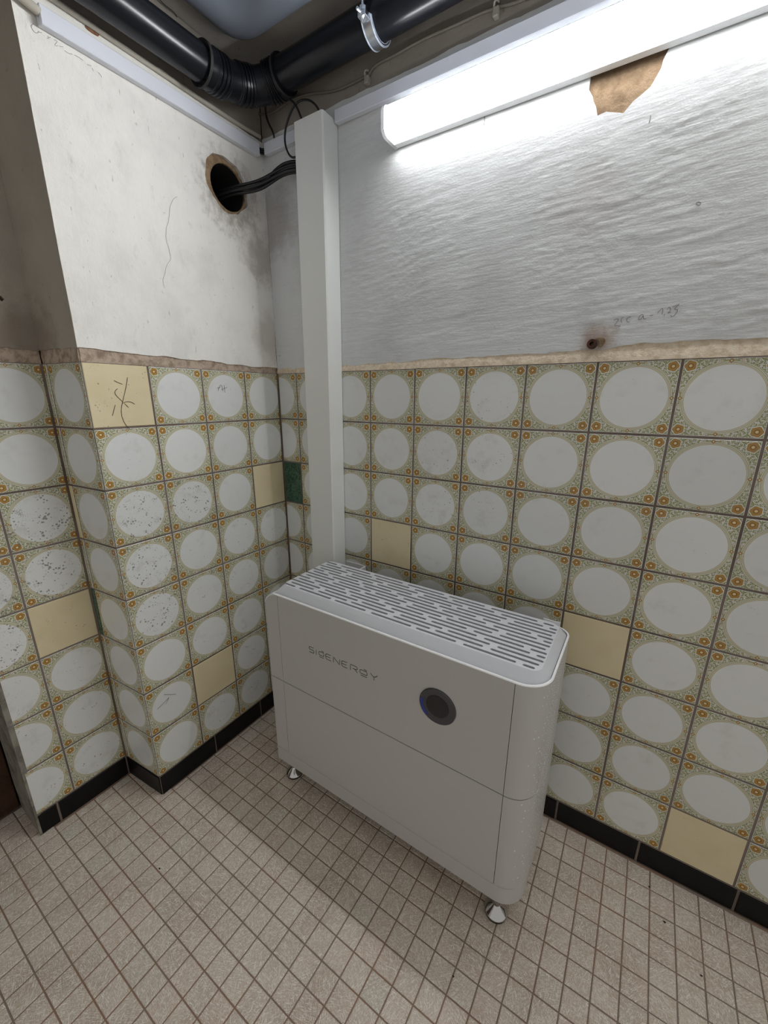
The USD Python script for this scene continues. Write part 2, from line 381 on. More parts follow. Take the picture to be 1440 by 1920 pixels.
# ------------------------------------------------------------------ the setting
P, TOP, BASE = .152, 1.287, .071
XR, YB, ZC, YW = 2.20, -2.40, 2.10, -.853       # right wall, wall behind, ceiling, end of the tiled recess
GR = -.0130                                      # masonry behind the plaster
GT = -.0016                                      # grout plane between the tiles
YP = -.603                                       # pier corner
f_back = Frame((0, 0, 0), (1, 0, 0), (0, -1, 0))
f_left = Frame((0, 0, 0), (0, -1, 0), (1, 0, 0))            # u = distance from the corner
side_o, side_e = np.array([0, -.597, 0]), np.array([-.1716, -.6126, 0])
sd = (side_e - side_o); SW = np.linalg.norm(sd); sd /= SW
f_side = Frame(side_o, sd, (-sd[1], sd[0], 0))
f_rec = Frame((-.1716, 0, 0), (0, -1, 0), (1, 0, 0))

wall_back = thing('wall_back', 'back wall with rough white plaster above rows of flowered tiles', None, kind='structure')
wall_left = thing('wall_left', 'left wall with stepped pier, white plaster over flowered tiles and a round hole', None, kind='structure')
base_back = thing('baseboard_back', 'black tile skirting along the back wall', None, kind='structure')
base_left = thing('baseboard_left', 'black tile skirting round the pier and recess', None, kind='structure')
floor = thing('floor', 'beige square mosaic floor with fine scratched pattern and brown grout', None, kind='structure')

# structural cores (tile bedding / grout plane)
add('core', man(bxm(-.5, XR + .2, -GR, .25, -.1, ZC)), M_core, wall_back)
add('grout', man(bxm(-.002, XR, -GT, -GR + .001, -.01, TOP + .0005)), M_groutW, wall_back)
pier = CrossSection([[(-.5, -GR), (-.5, YW), (-.1716 + GR, YW), (-.1716 + GR, -.6126 - GR), (GR, -.597 - GR), (GR, -GR)]], m3.FillRule.NonZero)
pm = Manifold.extrude(pier, ZC + .1).translate([0, 0, -.1])
cyl = Manifold.cylinder(.36, .057, .057, 40).rotate([0, -90, 0]).translate([.02, HOLE[1] + .010, HOLE[2] - .001])
cyl2 = Manifold.cylinder(.05, .082, .082, 40).rotate([0, -90, 0]).translate([.038, HOLE[1], HOLE[2]])
add('core', man(pm - cyl - cyl2), M_core, wall_left)
pier_g = CrossSection([[(-.4, -GT), (-.4, YW), (-.1716 + GT, YW), (-.1716 + GT, -.6126 - GT), (GT, -.597 - GT), (GT, -GT)]], m3.FillRule.NonZero)
add('grout', man(Manifold.extrude(pier_g, TOP + .0105).translate([0, 0, -.01])), M_groutW, wall_left)

def wall_tile(parent, fr, u0, u1, row, uc, mat, name='tile', label=None):
    z1 = TOP - row * P - .0020 + (.0011 if row == 0 else 0); z0 = TOP - (row + 1) * P + .0030
    m, uv = slab_tile(fr, u0 + .0025, u1 - .0025, z0, z1, uc, (z0 + z1) / 2)
    return add(name, m, mat, parent, uv=uv, rnd=np.full(len(uv), rng.random()), label=label)

# back wall columns
bj = [-.065 + k * P + .0 for k in range(0, 16)]       # joints at .087, .239, .391 ...
special_b = {(1, 3): 0}
for c in range(15):
    u0, u1 = max(bj[c], 0.001), min(bj[c + 1], XR)
    if u1 - u0 < .02: continue
    uc = (bj[c] + bj[c + 1]) / 2
    for r in range(8):
        mat = M_dec[0]; lab = None
        if (c, r) in ((4, 1), (5, 1), (5, 2), (4, 2), (5, 0)): mat = M_dec[1]
        if c == 0 and r == 2: mat, lab = M_marble, 'dark green marbled tile'
        if (c, r) in ((3, 3), (7, 4), (9, 7)): mat, lab = M_cream[0 if r != 3 else 1], 'plain cream tile'
        wall_tile(wall_back, f_back, u0, u1, r, uc, mat, label=lab)
# pier face columns, u measured from the corner
lj = [.5967, .4447, .2927, .1407, -.0113]
scribble_tile = None
for c in range(4):
    u1, u0 = lj[c], max(lj[c + 1], .001); uc = (lj[c] + lj[c + 1]) / 2
    for r in range(8):
        mat = M_dec[1]; lab = None
        if r >= 2 and c <= 2 and r <= 5: mat = M_dec[2] if (c, r) in ((1, 2), (0, 2), (0, 3), (0, 4)) else M_dec[1]
        if (c, r) in ((2, 1), (3, 1), (3, 0), (2, 2), (1, 1), (0, 5), (0, 6), (0, 7), (1, 0), (2, 0)): mat = M_dec[0]
        if (c, r) in ((0, 0), (3, 2), (1, 6)): mat, lab = M_cream[1 if c == 0 else 0], 'plain cream tile'
        t = wall_tile(wall_left, f_left, u0, u1, r, uc, mat, label='plain cream tile with branching dark scratches' if (c, r) == (0, 0) else lab)
        if (c, r) == (0, 0): scribble_tile = t
# pier side: a full tile and a sliver in the inner corner
for r in range(8):
    wall_tile(wall_left, f_side, .0005, .152, r, .076, M_dec[0])
    mat = M_cream[0] if r == 2 else M_marble if r == 4 else M_dec[0]
    wall_tile(wall_left, f_side, .152, SW - .0005, r, .228, mat, label={2: 'narrow cream tile strip', 4: 'narrow green marbled tile strip'}.get(r))
# recess wall
for c, (u0, u1, uc) in enumerate(((.6135, .7594, .6834), (.7594, .8527, .8354))):
    for r in range(8):
        mat = M_dec[2] if r in (2, 3) or (r, c) == (4, 1) else M_dec[1]; lab = None
        if r < 2: mat = M_dec[0]
        if (r, c) == (4, 0): mat, lab = M_cream[1], 'plain cream tile with brown flecks'
        wall_tile(wall_left, f_rec, u0, u1, r, uc, mat, label=lab)

# skirting tiles
def skirt(parent, fr, joints):
    for a, b in zip(joints[:-1], joints[1:]):
        m, uv = slab_tile(fr, a + .003, b - .003, .002, BASE - .003, (a + b) / 2, .035, k1=.0015, jit=.0003)
        add('tile', m, M_black, parent, uv=uv)
skirt(base_back, f_back, [.001, .027, .2325, .438, .644, .849, 1.055, 1.261, 1.466, 1.672, 1.877, 2.083, XR])
skirt(base_left, f_left, [.001, .2002, .4017, .597])
skirt(base_left, f_side, [.0005, SW - .0005])
skirt(base_left, f_rec, [.614, .8036, .8527])

# ---- plaster skins
patch = Polygon([(.918, 1.88), (.9154, 1.8253), (.9151, 1.7914), (.926, 1.77), (.9322, 1.7588), (.9367, 1.7427), (.952, 1.7445), (.9671, 1.7391), (.9824, 1.7336), (.9967, 1.7476), (1.008, 1.753), (1.022, 1.7616), (1.029, 1.774), (1.0347, 1.7845), (1.0411, 1.8069), (1.0482, 1.8228), (1.06, 1.86), (1.05, 1.88)])
pp = np.array(patch.exterior.coords)
patch = Polygon([p for a, b in zip(pp[:-1], pp[1:]) for p in [a, *[(a + (b - a) * t + rng.normal(0, .0012, 2)) for t in np.linspace(0, 1, max(2, int(np.linalg.norm(b - a) / .006)))[1:-1]]]]).buffer(0)
STUB = hit(1111, 646, 1, 0)
def low_edge(u0, u1, zf, amp, seed):
    u = np.arange(u0, u1 + .004, .008); u[-1] = u1
    return [(a, zf(a) + amp * 2 * float(fbm(a, 0.0, 26, 1, 4, seed))) for a in u]
zb = lambda u: float(np.interp(u, [0, .3, .6, .95, 1.1, 1.3, 2.2], [1.296, 1.303, 1.311, 1.311, 1.321, 1.321, 1.325]))
polyB = Polygon([(.0, ZC)] + low_edge(.0, XR, zb, .006, 3) + [(XR, ZC)]).buffer(0)
polyB = polyB.difference(patch).difference(Point(STUB[0], STUB[2]).buffer(.0095))
def dispB(u, z):
    w = z + .014 * np.sin(u * 3.1 + .7) - .10 * u + fbm(u, z, 5, 5, 2, 31) * .03
    r1 = 1 - np.abs(2 * fbm(u, w, 7, 105, 2, 1)) * 2.0                       # overlapping trowel ridges
    r2 = 1 - np.abs(2 * fbm(u, w + .02 * u, 10, 150, 2, 41)) * 2.0
    d = np.clip(r1, 0, 1) ** 5 * .0010 + np.clip(r2, 0, 1) ** 5 * .0008 + fbm(u, w, 6, 70, 3, 6) * .0010 + fbm(u, z, 45, 70, 2, 8) * .0007 + fbm(u, z, 3.2, 4, 3, 2) * .004 - .0006
    sm = np.clip(fbm(u, z, 4, 5, 2, 11) * 5 + .75, 0, 1)          # smoother trowelled areas
    d = d * (.35 + .65 * sm) + .0005
    return d * np.clip((z - 1.30) / .05, .25, 1)
ZPB = 1.957
shadeB = polyB.intersection(Polygon([(-.1, 3)] + low_edge(0, XR, lambda u: ZPB, .004, 13) + [(XR, 3)])).buffer(0)
polyB = polyB.difference(shadeB.buffer(.0002))
add('shaded_plaster', sheet(f_back, shadeB, .009, lambda u, z: fbm(u, z, 26, 26, 3, 14) * .004 - .001), M_shadePl, wall_back, smooth=True, label='plaster above the trunking, coloured grey for the shade there')
add('plaster', sheet(f_back, polyB, .0042, dispB), M_plB, wall_back, smooth=True, label='rough white trowelled plaster')
bare = patch.buffer(.006)
add('bare_patch', sheet(f_back, bare, .0045, lambda u, z: -.0075 + fbm(u, z, 60, 60, 3, 4) * .004), M_tan, wall_back, smooth=True, label='bare tan patch where plaster broke away')
add('mortar_band', sheet(f_back, sbox(.0, TOP + .0005, XR, 1.345), .005, lambda u, z: -.0035 + fbm(u, z, 40, 70, 3, 5) * .004 + .0055 * np.clip((1.322 - z) / .03, 0, 1)), M_band, wall_back, smooth=True, label='rough cream mortar strip above the tiles')

zl = lambda u: 1.318 - .012 * float(np.clip((.6 - u) / .5, 0, 1))
polyL = Polygon([(.0, ZC)] + low_edge(.0, .597, zl, .006, 6) + [(.597, ZC)]).buffer(0)
th = np.linspace(0, 2 * math.pi, 70, endpoint=False)
hr = .0690 + .022 * np.array([fbm(math.cos(t) * 2.4, math.sin(t) * 2.4, 1, 1, 4, 12) for t in th])
holeP = Polygon([(-HOLE[1] + hr[i] * math.cos(t), HOLE[2] + hr[i] * math.sin(t)) for i, t in enumerate(th)])
polyL = polyL.difference(holeP)
def dispL(u, z):
    d = fbm(u, z, 20, 9, 4, 21) * .0022 + fbm(u, z, 3, 3, 2, 22) * .006 + fbm(u, z, 90, 60, 2, 23) * .0006
    return d * np.clip((z - 1.30) / .05, .3, 1) * np.clip((.6 - u) / .03, .15, 1)
shadeL = polyL.intersection(Polygon([(-.1, 3)] + low_edge(0, .597, lambda u: 1.962 - .012 * float(np.clip((.25 - u) / .2, 0, 1)), .006, 16) + [(.7, 3)])).buffer(0)
polyL = polyL.difference(shadeL.buffer(.0002))
add('shaded_plaster', sheet(f_left, shadeL, .009, lambda u, z: fbm(u, z, 26, 26, 3, 17) * .004 - .002), M_shadePl, wall_left, smooth=True, label='plaster above the trunking, coloured dark for the pipe shadow')
add('plaster', sheet(f_left, polyL, .0068, dispL), M_plL, wall_left, smooth=True, label='dirty white plaster on the pier')
ring_ = holeP.buffer(.004).difference(Point(-HOLE[1] - .010, HOLE[2] - .001).buffer(.0565))
add('hole_rim', sheet(f_left, ring_, .004, lambda u, z: -.011 + fbm(u, z, 70, 70, 3, 9) * .006, back=.02), M_rimh, wall_left, smooth=True, label='broken brown masonry rim of the round hole')
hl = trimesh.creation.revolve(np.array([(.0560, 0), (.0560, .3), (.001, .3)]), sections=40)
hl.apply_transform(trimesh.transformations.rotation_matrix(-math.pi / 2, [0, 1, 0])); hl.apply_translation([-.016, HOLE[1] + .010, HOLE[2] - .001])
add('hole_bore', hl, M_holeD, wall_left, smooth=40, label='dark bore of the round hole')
add('mortar_band', sheet(f_left, sbox(.0, TOP + .0005, .597, 1.345), .005, lambda u, z: -.003 + fbm(u, z, 40, 70, 3, 15) * .004), M_bandL, wall_left, smooth=True, label='rough brown mortar strip above the tiles')
zs = lambda u: 1.318
dispS = lambda u, z: fbm(u, z, 10, 6, 3, 31) * .004 * np.clip(u / .03, .1, 1)
add('plaster', sheet(f_side, Polygon([(0, ZC)] + low_edge(0, SW, zs, .004, 8) + [(SW, ZC)]).buffer(0), .012, dispS), M_plRShade, wall_left, smooth=True, label='plaster on the side of the pier, greyed for the shade on it')
add('mortar_band', sheet(f_side, sbox(0, TOP + .0005, SW, 1.345), .006, lambda u, z: -.003 + fbm(u, z, 40, 70, 3, 35) * .004), M_bandL, wall_left, smooth=True)
dispR = lambda u, z: fbm(u, z, 14, 9, 3, 41) * .004
HR = hit(2, 560, 0, -.1716)
add('plaster', sheet(f_rec, Polygon([(.612, ZC)] + low_edge(.612, .853, zs, .006, 9) + [(.853, ZC)]).buffer(0).difference(Point(-HR[1], HR[2]).buffer(.006)), .010, dispR), M_plRShade, wall_left, smooth=True, label='plaster in the recess, greyed for the pier shadow')
add('mortar_band', sheet(f_rec, sbox(.612, TOP + .0005, .853, 1.345), .006, lambda u, z: -.003 + fbm(u, z, 40, 70, 3, 45) * .004), M_bandL, wall_left, smooth=True)
# jamb of the doorway
f_jamb = Frame((-.1716, YW, 0), (-1, 0, 0), (0, -1, 0))
add('jamb', sheet(f_jamb, sbox(0, 0, .15, ZC), .012, lambda u, z: .002 + fbm(u, z, 14, 5, 3, 51) * .008 * np.clip(u / .02, .2, 1)), M_jamb, wall_left, smooth=True, label='rough grey door reveal')

mk = [[(909, 204), (909, 218), (908, 236)], [(1220, 217), (1219, 225), (1216, 233)], [(1306, 385), (1309, 379), (1314, 381), (1311, 385), (1307, 383)]]
add('scratch', cat_([ribbon([(lambda p: f_back.w(p[0], p[2], float(dispB(p[0], p[2])) + .0008))(hit(q[0], q[1], 1, 0)) for q in smooth_path(s, 10)], .0016, f_back.n, .0003) for s in mk]), M_pencil, wall_back, label='short dark scratches in the back plaster')
mk2 = [[(407, 728), (413, 726)], [(409, 733), (414, 722), (418, 733)], [(415, 731), (426, 726)], [(420, 722), (422, 736)]]
add('scratch', cat_([ribbon([hit(q[0], q[1], 0, .0008) for q in (smooth_path(s, 6) if len(s) > 2 else np.linspace(s[0], s[1], 4))], .0012, f_left.n, .0003) for s in mk2]), M_pencil, wall_left, label='small dark scratches on a flowered tile near the top row')
bp = [hit(u, v, 0, 0) for u, v in ((160, 43), (166, 45), (174, 50), (186, 58), (183, 68), (172, 62), (164, 56), (160, 52))]
add('bare_patch', sheet(f_left, Polygon([(-p[1], p[2]) for p in bp]).buffer(.001), .003, lambda u, z: .0032 + fbm(u, z, 90, 90, 3, 77) * .003), M_brick, wall_left, smooth=True, label='small reddish brown bare patch above the trunking')

# door leaf and the rest of the room round the camera
door = thing('door_1', 'dark brown door in the shadowed opening at the far left', None, kind='structure')
add('leaf', bevel_box(-.36, -.32, -1.66, YW - .003, .008, 2.0, .003), M_door, door)
add('panel', bevel_box(-.322, -.314, -1.55, -.96, .18, .9, .004), M_door, door)
add('panel', bevel_box(-.322, -.314, -1.55, -.96, 1.02, 1.88, .004), M_door, door)
add('lintel', man(bxm(-.5, -.1716, -1.663, YW, 2.003, ZC)), M_room, wall_left)
add('rear_section', man(bxm(-.5, -.1716, YB, -1.663, 0, ZC)), M_room, wall_left)

# ---- ceiling
ceiling = thing('ceiling', 'grey stained plaster ceiling above the black pipes', None, kind='structure')
f_c = Frame((0, 0, ZC), (1, 0, 0), (0, 0, -1))
cx, cy = np.meshgrid(np.linspace(-.5, XR, 110), np.linspace(YB, .0, 98))
cz = ZC + .001 + fbm(cx, cy, 6, 6, 3, 61) * .004
idx = np.arange(cx.size).reshape(cx.shape); Fq = np.stack([idx[:-1, :-1], idx[1:, :-1], idx[1:, 1:], idx[:-1, 1:]], -1).reshape(-1, 4)
add('plaster', (np.stack([cx.ravel(), cy.ravel(), cz.ravel()], 1), Fq), M_ceil, ceiling, smooth=True)
add('slab', man(bxm(-.7, XR + .2, YB - .2, .25, ZC + .006, ZC + .2)), M_ceil, ceiling)
crk = [hit(u, v, 2, ZC - .0015) for u, v in ((296, -6), (306, 6), (318, 16), (327, 24), (332, 33), (346, 44))]
add('crack', ribbon(smooth_path(crk, 16), .0022, (0, 0, -1), .0006), M_ink, ceiling, label='dark hairline crack in the ceiling')

# ---- floor
PX, PY, JT = .0512, .05103, .0030
xs = .015 + (np.arange(-12, 44)) * PX; ys = -.058 + .0005 - np.arange(-2, 48) * PY
add('bedding', man(bxm(-.7, XR + .2, YB - .2, .25, -.1, -.0017)), M_groutF, floor, label='brown grout between the mosaic tiles')
cells = []
for x in xs:
    for y in ys:
        x0, x1, y0, y1 = x + JT / 2, x + PX - JT / 2, y - PY + JT / 2, y - JT / 2
        y1 = min(y1, -.0045); 
        if x1 > XR or y0 < YB or y1 - y0 < .006: continue
        xc, yc = (x0 + x1) / 2, (y0 + y1) / 2
        if y0 > -.60: x0 = max(x0, .0035)                  # tiles that straddle a corner run on under the wall
        elif y0 > YW: x0 = max(x0, -.166)
        else: x0 = max(x0, -.325 if yc > -1.66 else -.17)
        if x1 - x0 < .006 or y1 - y0 < .006: continue
        cells.append((x0, x1, y0, y1))
def ftile(x0, x1, y0, y1):
    c = .0016; j = rng.normal(0, .00025, 3)
    t = lambda x, y: j[0] + j[1] * (x - x0) / .05 + j[2] * (y - y0) / .05
    L = [(x0, y0), (x1, y0), (x1, y1), (x0, y1)]; I = [(x0 + c, y0 + c), (x1 - c, y0 + c), (x1 - c, y1 - c), (x0 + c, y1 - c)]
    V = np.array([(*p, -.0017) for p in L] + [(*p, -.0008 + t(*p)) for p in L] + [(*p, t(*p)) for p in I]); F = []
    for a in range(4):
        b = (a + 1) % 4
        F += [[a, b, 4 + b], [a, 4 + b, 4 + a], [4 + a, 4 + b, 8 + b], [4 + a, 8 + b, 8 + a]]
    return V, np.array(F + [[8, 9, 10], [8, 10, 11]])
def screen_area(c):
    x0, x1, y0, y1 = c; q = np.array([(x0, y0, 0), (x1, y0, 0), (x1, y1, 0), (x0, y1, 0)]) - CAM
    z = q @ FW
    if z.min() < .05: return 0
    u, v = 720 + FPX * (q @ RT) / z, 960 - FPX * (q @ UP) / z
    if u.max() < 0 or u.min() > 1440 or v.min() > 1920: return 0
    return abs((u * np.roll(v, -1) - v * np.roll(u, -1)).sum()) / 2
order = sorted(range(len(cells)), key=lambda i: -screen_area(cells[i]))
single = set(order[:300]); VV, FF, RR, off = [], [], [], 0
for i, c in enumerate(cells):
    V, F = ftile(*c); rr = rng.random()
    if i in single: add('tile', (V, F), M_ftile, floor, rnd=np.full(len(V), rr))
    else:
        VV.append(V); FF.append(F + off); RR.append(np.full(len(V), rr)); off += len(V)
add('tile_field', (np.vstack(VV), np.vstack(FF)), M_ftile, floor, rnd=np.concatenate(RR), kind='stuff')

# ---- pencil notes and scratches on the walls (parts of the wall)
def on_back(a, b, k=.0008):
    p = hit(1040 + a / 4.8, 560 + b / 4.8, 1, 0); return f_back.w(p[0], p[2], float(dispB(p[0], p[2])) + k)
strokes = [[(535, 197), (560, 182), (574, 184), (560, 212), (540, 246), (560, 243), (580, 250)], [(586, 236), (588, 244), (580, 254)], [(622, 168), (604, 178), (597, 196), (606, 214)],
           [(688, 165), (660, 172), (648, 192), (654, 208), (676, 204)], [(798, 142), (772, 152), (757, 190), (776, 184), (798, 148), (800, 176), (824, 180)], [(856, 152), (886, 148)],
           [(926, 132), (972, 90), (966, 140)], [(992, 138), (984, 156)], [(1012, 100), (1040, 84), (1042, 102), (1018, 130), (1046, 122)], [(1060, 76), (1112, 62), (1078, 96), (1104, 98), (1100, 124), (1044, 148)]]
add('pencil_note', cat_([ribbon([on_back(*q) for q in smooth_path(s, 14)], .0011, f_back.n, .0003) for s in strokes]), M_pencil, wall_back, label='faint handwritten pencil measurement on the plaster')
sl = [[(250, 180), (235, 195), (245, 225), (275, 250), (292, 235)], [(282, 240), (312, 247)], [(350, 290), (378, 280)], [(356, 270), (366, 296)], [(402, 300), (425, 318), (410, 338), (432, 346)], [(440, 344), (455, 352), (470, 352)], [(482, 380), (510, 400), (540, 408)], [(556, 414), (590, 432), (620, 456)], [(650, 485), (682, 496)], [(690, 514), (698, 536)], [(735, 545), (748, 558), (762, 582)]]
def on_left(u, v, k=.0008):
    p = hit(u, v, 0, 0); return f_left.w(-p[1], p[2], float(dispL(-p[1], p[2])) + k)
add('pencil_note', cat_([ribbon([on_left(q[0] / 4, q[1] / 4) for q in smooth_path(s, 10)], .0008, f_left.n, .0003) for s in sl]), M_pencil2, wall_left, label='faint pencil scrawl below the trunking')
sc = [[(615, 225), (606, 280), (592, 340), (585, 395), (598, 440), (626, 475)], [(550, 240), (570, 250), (590, 258)], [(567, 280), (554, 298), (572, 324), (592, 345)], [(592, 350), (620, 342), (650, 355)], [(600, 350), (620, 370)], [(556, 358), (550, 380), (543, 410)]]
add('scratch', cat_([ribbon([hit(q[0] / 2.571, 620 + q[1] / 2.571, 0, .0006) for q in smooth_path(s, 12)], .0011, f_left.n, .0003) for s in sc]), M_ink, scribble_tile, label='branching dark scratches')
sc2 = [[(790, 572), (815, 572), (848, 570)], [(815, 585), (790, 612), (760, 642)], [(815, 586), (800, 618)]]
add('scratch', cat_([ribbon([hit(q[0] / 2.571, 1080 + q[1] / 2.571, 0, .0009) for q in smooth_path(s, 8)], .0012, f_left.n, .0003) for s in sc2]), M_pencil, wall_left, label='short dark scratches on a flowered tile')
def wall_crack(pts, w, seed):
    Pp = smooth_path([hit(u, v, 0, 0) for u, v in pts], 40)
    Pp[:, 1] += np.array([fbm(i * .3, 0.0, 1, 1, 3, seed) for i in range(40)]) * .008
    return ribbon([f_left.w(-p[1], p[2], float(dispL(-p[1], p[2])) + .0007) for p in Pp], w, f_left.n, .0002)
add('crack', wall_crack([(330, 368), (320, 390), (317, 412), (311, 440), (319, 470), (313, 500), (309, 540)], 0.0008, 3), M_pencil2, wall_left, label='hairline crack in the pier plaster')

# ------------------------------------------------------------------ strip light on the back wall
LX0, LX1, LZ = .474, 1.690, 1.840
lamp = thing('strip_light', 'glowing white LED strip light fixed along the back wall below the trunking', 'light')
def lampsec(y0, y1, z0, z1, r, x0, x1):
    """rounded section in (y, z) run along x; the front corners have radius r"""
    c = sbox(y0 + r, z0 + r, y1 + r * 2, z1 - r).buffer(r, quad_segs=8).intersection(sbox(y0, z0, y1, z1))
    return man(Manifold.extrude(CrossSection([list(c.exterior.coords)[:-1]], m3.FillRule.NonZero), x1 - x0).rotate([90, 0, 90]).translate([x0, 0, 0]))
add('base', bevel_box(LX0 + .004, LX1 - .004, -.022, -.0015, LZ - .032, LZ + .032, .002), M_lampb, lamp)
add('diffuser', lampsec(-.066, -.022, LZ - .0317, LZ + .0317, .018, LX0 + .008, LX1 - .008), M_glow, lamp, smooth=40, label='glowing opal diffuser')
gcap = G(); ec = gcap.n('principled_bsdf', base_color=(.86, .87, .88), roughness=.3, transmission_weight=.4)
M_cap = usdkit.material(stage, '/World/Looks/lamp_cap', gcap.nodes, gcap.links, surface='n0.BSDF')
for x0, x1 in ((LX0, LX0 + .008), (LX1 - .008, LX1)):
    add('end_cap', lampsec(-.068, -.002, LZ - .0325, LZ + .0325, .018, x0, x1), M_cap, lamp, smooth=40, label='translucent white end cap')

# ------------------------------------------------------------------ cable trunking
tb = thing('cable_trunking', 'white plastic mini trunking along the back wall above the strip light', 'trunking', loc=(0, 0, 0))
ts, td = .0, .018
add('cover', bevel_box(.024, .189, -.0185, -.0095, 1.906, 1.935, .0012), M_trunk, tb)
add('channel', bevel_box(.024, .189, -.0105, -.001, 1.9075, 1.9335, .0008), M_trunk, tb)
add('cover', bevel_box(.2945, 1.9, -.0185, -.0095, 1.906, 1.935, .0012), M_trunk, tb)
add('channel', bevel_box(.2945, 1.9, -.0105, -.001, 1.9075, 1.9335, .0008), M_trunk, tb)
tl = thing('cable_trunking', 'white plastic mini trunking sloping along the top of the pier on the left wall', 'trunking')
add('cover', bevel_box(.0095, .0195, -.560, -.030, 1.899, 1.931, .0012), M_trunk, tl)
add('channel', bevel_box(.001, .0105, -.560, -.030, 1.9005, 1.9295, .0008), M_trunk, tl)
cj = thing('trunking_joint', 'dark open gap with wires between the two trunking runs in the corner', 'wires')
for k in range(3):
    add('wire', tube(smooth_path([(.012, -.032, 1.914 + k * .005), (.012, -.012 - k * .002, 1.914 + k * .005), (.03, -.0105, 1.913 + k * .005)], 14), .0026), M_cable, cj, smooth=True)

# ------------------------------------------------------------------ vertical cable duct
DX0, DX1, DY, DZ0, DZ1 = .190, .291, -.062, .60, 1.917
duct = thing('cable_duct', 'tall white rectangular cable duct rising from the storage unit to the trunking', 'cable duct')
outer = bxm(DX0, DX1, DY, -.0015, DZ0, DZ1)
body = outer - bxm(DX0 + .0025, DX1 - .0025, DY + .0025, -.003, DZ0 - .1, DZ1 + .1) - bxm(DX0 - .01, DX0 + .01, -.048, -.012, 1.785, 1.865)
body = body - bxm(DX0 - .1, DX1 + .1, DY - .01, DY + .016, DZ0 - .1, DZ1 + .1)
lean = lambda m: (lambda mm: (mm.apply_transform(np.array([[1, 0, .0075, -.0075 * DZ1], [0, 1, 0, 0], [0, 0, 1, 0], [0, 0, 0, 1.0]])), mm)[1])(m)
add('duct_body', lean(man(body)), M_duct, duct)
lidp = Polygon([(DX0 - .0008, DY + .0155), (DX0 - .0008, DY - .001 + .004), (DX0 + .003, DY - .001), (DX1 - .003, DY - .001), (DX1 + .0008, DY + .003), (DX1 + .0008, DY + .0155), (DX1 - .0018, DY + .0155), (DX1 - .0018, DY + .002), (DX0 + .0018, DY + .002), (DX0 + .0018, DY + .0155)])
add('duct_lid', lean(man(Manifold.extrude(CrossSection([list(lidp.exterior.coords)[:-1]], m3.FillRule.NonZero), DZ1 - DZ0).translate([0, 0, DZ0]))), M_duct, duct)

# ------------------------------------------------------------------ black cables
hx = lambda u, v, ax, val: hit(u, v, ax, val)
cab = [((.0, .0), (555, 304)), ((.006, .010), (555, 310)), ((-.006, -.006), (555, 319)), ((.003, -.012), (555, 324)), ((.012, .004), (556, 314))]
hlab = ['uppermost black cable running from the wall hole into the duct', 'second black cable from the top between wall hole and duct', 'fourth black cable from the top between wall hole and duct', 'lowest black cable running from the wall hole into the duct', 'middle black cable of the bundle between wall hole and duct']
for k, ((dy, dz), (u, v)) in enumerate(cab):
    e = hx(u, v, 1, -.032 - .004 * (k % 3)); pts = [(-.10, -.142 + dy, 1.778 + dz), (-.05, -.135 + dy, 1.782 + dz), (.0, -.118 + dy * .8, 1.789 + dz * .9), (.07, -.085 + dy * .6, 1.797 + dz * .9 + .004 * math.sin(k)), (e[0] - .05, e[1] - .008, e[2] + .001), (e[0] + .006, e[1], e[2]), (e[0] + .03, e[1] + .002, e[2] - .006)]
    add('black_cable', tube(smooth_path(pts, 50), .0042), M_cable, smooth=True, label=hlab[k], cat='cable')
def pcable(pts, y0, y1, r, label, extra=()):
    n = len(pts); P_ = [hx(u, v, 1, y0 + (y1 - y0) * i / (n - 1)) for i, (u, v) in enumerate(pts)]
    add('black_cable', tube(smooth_path(P_ + list(extra), 60), r), M_cable, smooth=True, label=label, cat='cable')
pcable([(601, 226), (598, 208), (585, 191), (571, 187), (555, 195), (541, 222), (534, 258), (539, 284), (548, 295), (557, 293), (566, 284)], -.045, -.040, .0026, 'looped thin black cable arching out of the duct top and back into its side')
pcable([(532, 178), (541, 185), (552, 194), (562, 214), (568, 230), (571, 246)], -.050, -.035, .0026, 'thin black cable dropping from the pipe elbow into the duct top')
pcable([(499, 186), (498, 200), (499, 216), (506, 236), (513, 252), (514, 262)], -.030, -.014, .0026, 'thin black cable hanging from the pipe elbow into the trunking')

# ------------------------------------------------------------------ painted wires on the walls with clips
def painted(pts, r, label):
    Pp = [hx(u, v, 1, -.004) for u, v in pts]
    add('painted_wire', tube(smooth_path(Pp, 50), r), M_wireP, smooth=True, label=label, cat='wire')
painted([(452, 196), (477, 211), (510, 211), (533, 196), (557, 183), (590, 175), (628, 170), (657, 158), (688, 143)], .0028, 'grey painted-over wire on the wall between the corner and the first clip')
painted([(691, 142), (700, 127), (725, 111), (787, 77), (860, 44), (928, 15), (965, 5), (1010, -18)], .0028, 'grey painted-over wire on the wall between the two clips')
for (u, v), lab in (((690, 149), 'small grey painted cable clip nearer the corner'), ((932, 22), 'small grey painted cable clip above the strip light')):
    p = hx(u, v, 1, -.003); t = thing('cable_clip', lab, 'cable clip', group=None, loc=p)
    add('block', bevel_box(-.006, .006, -.010, .0035, -.012, .004, .0012), M_clip, t)
    add('hook', tube(smooth_path([(-.004, .002, .004), (-.004, -.007, .006), (-.002, -.011, .011), (.001, -.006, .015), (.002, .001, .014)], 14), .0024), M_clip, t, smooth=True)
add('painted_cable', tube(smooth_path([(.0045, -.012, 1.958), (.0055, -.15, 1.953), (.006, -.30, 1.955), (.0055, -.45, 1.958), (.006, -.60, 1.963), (.0, -.70, 1.972)], 60), .0055), M_cableB, smooth=True, label='beige cable running along the left wall just above the trunking', cat='cable')
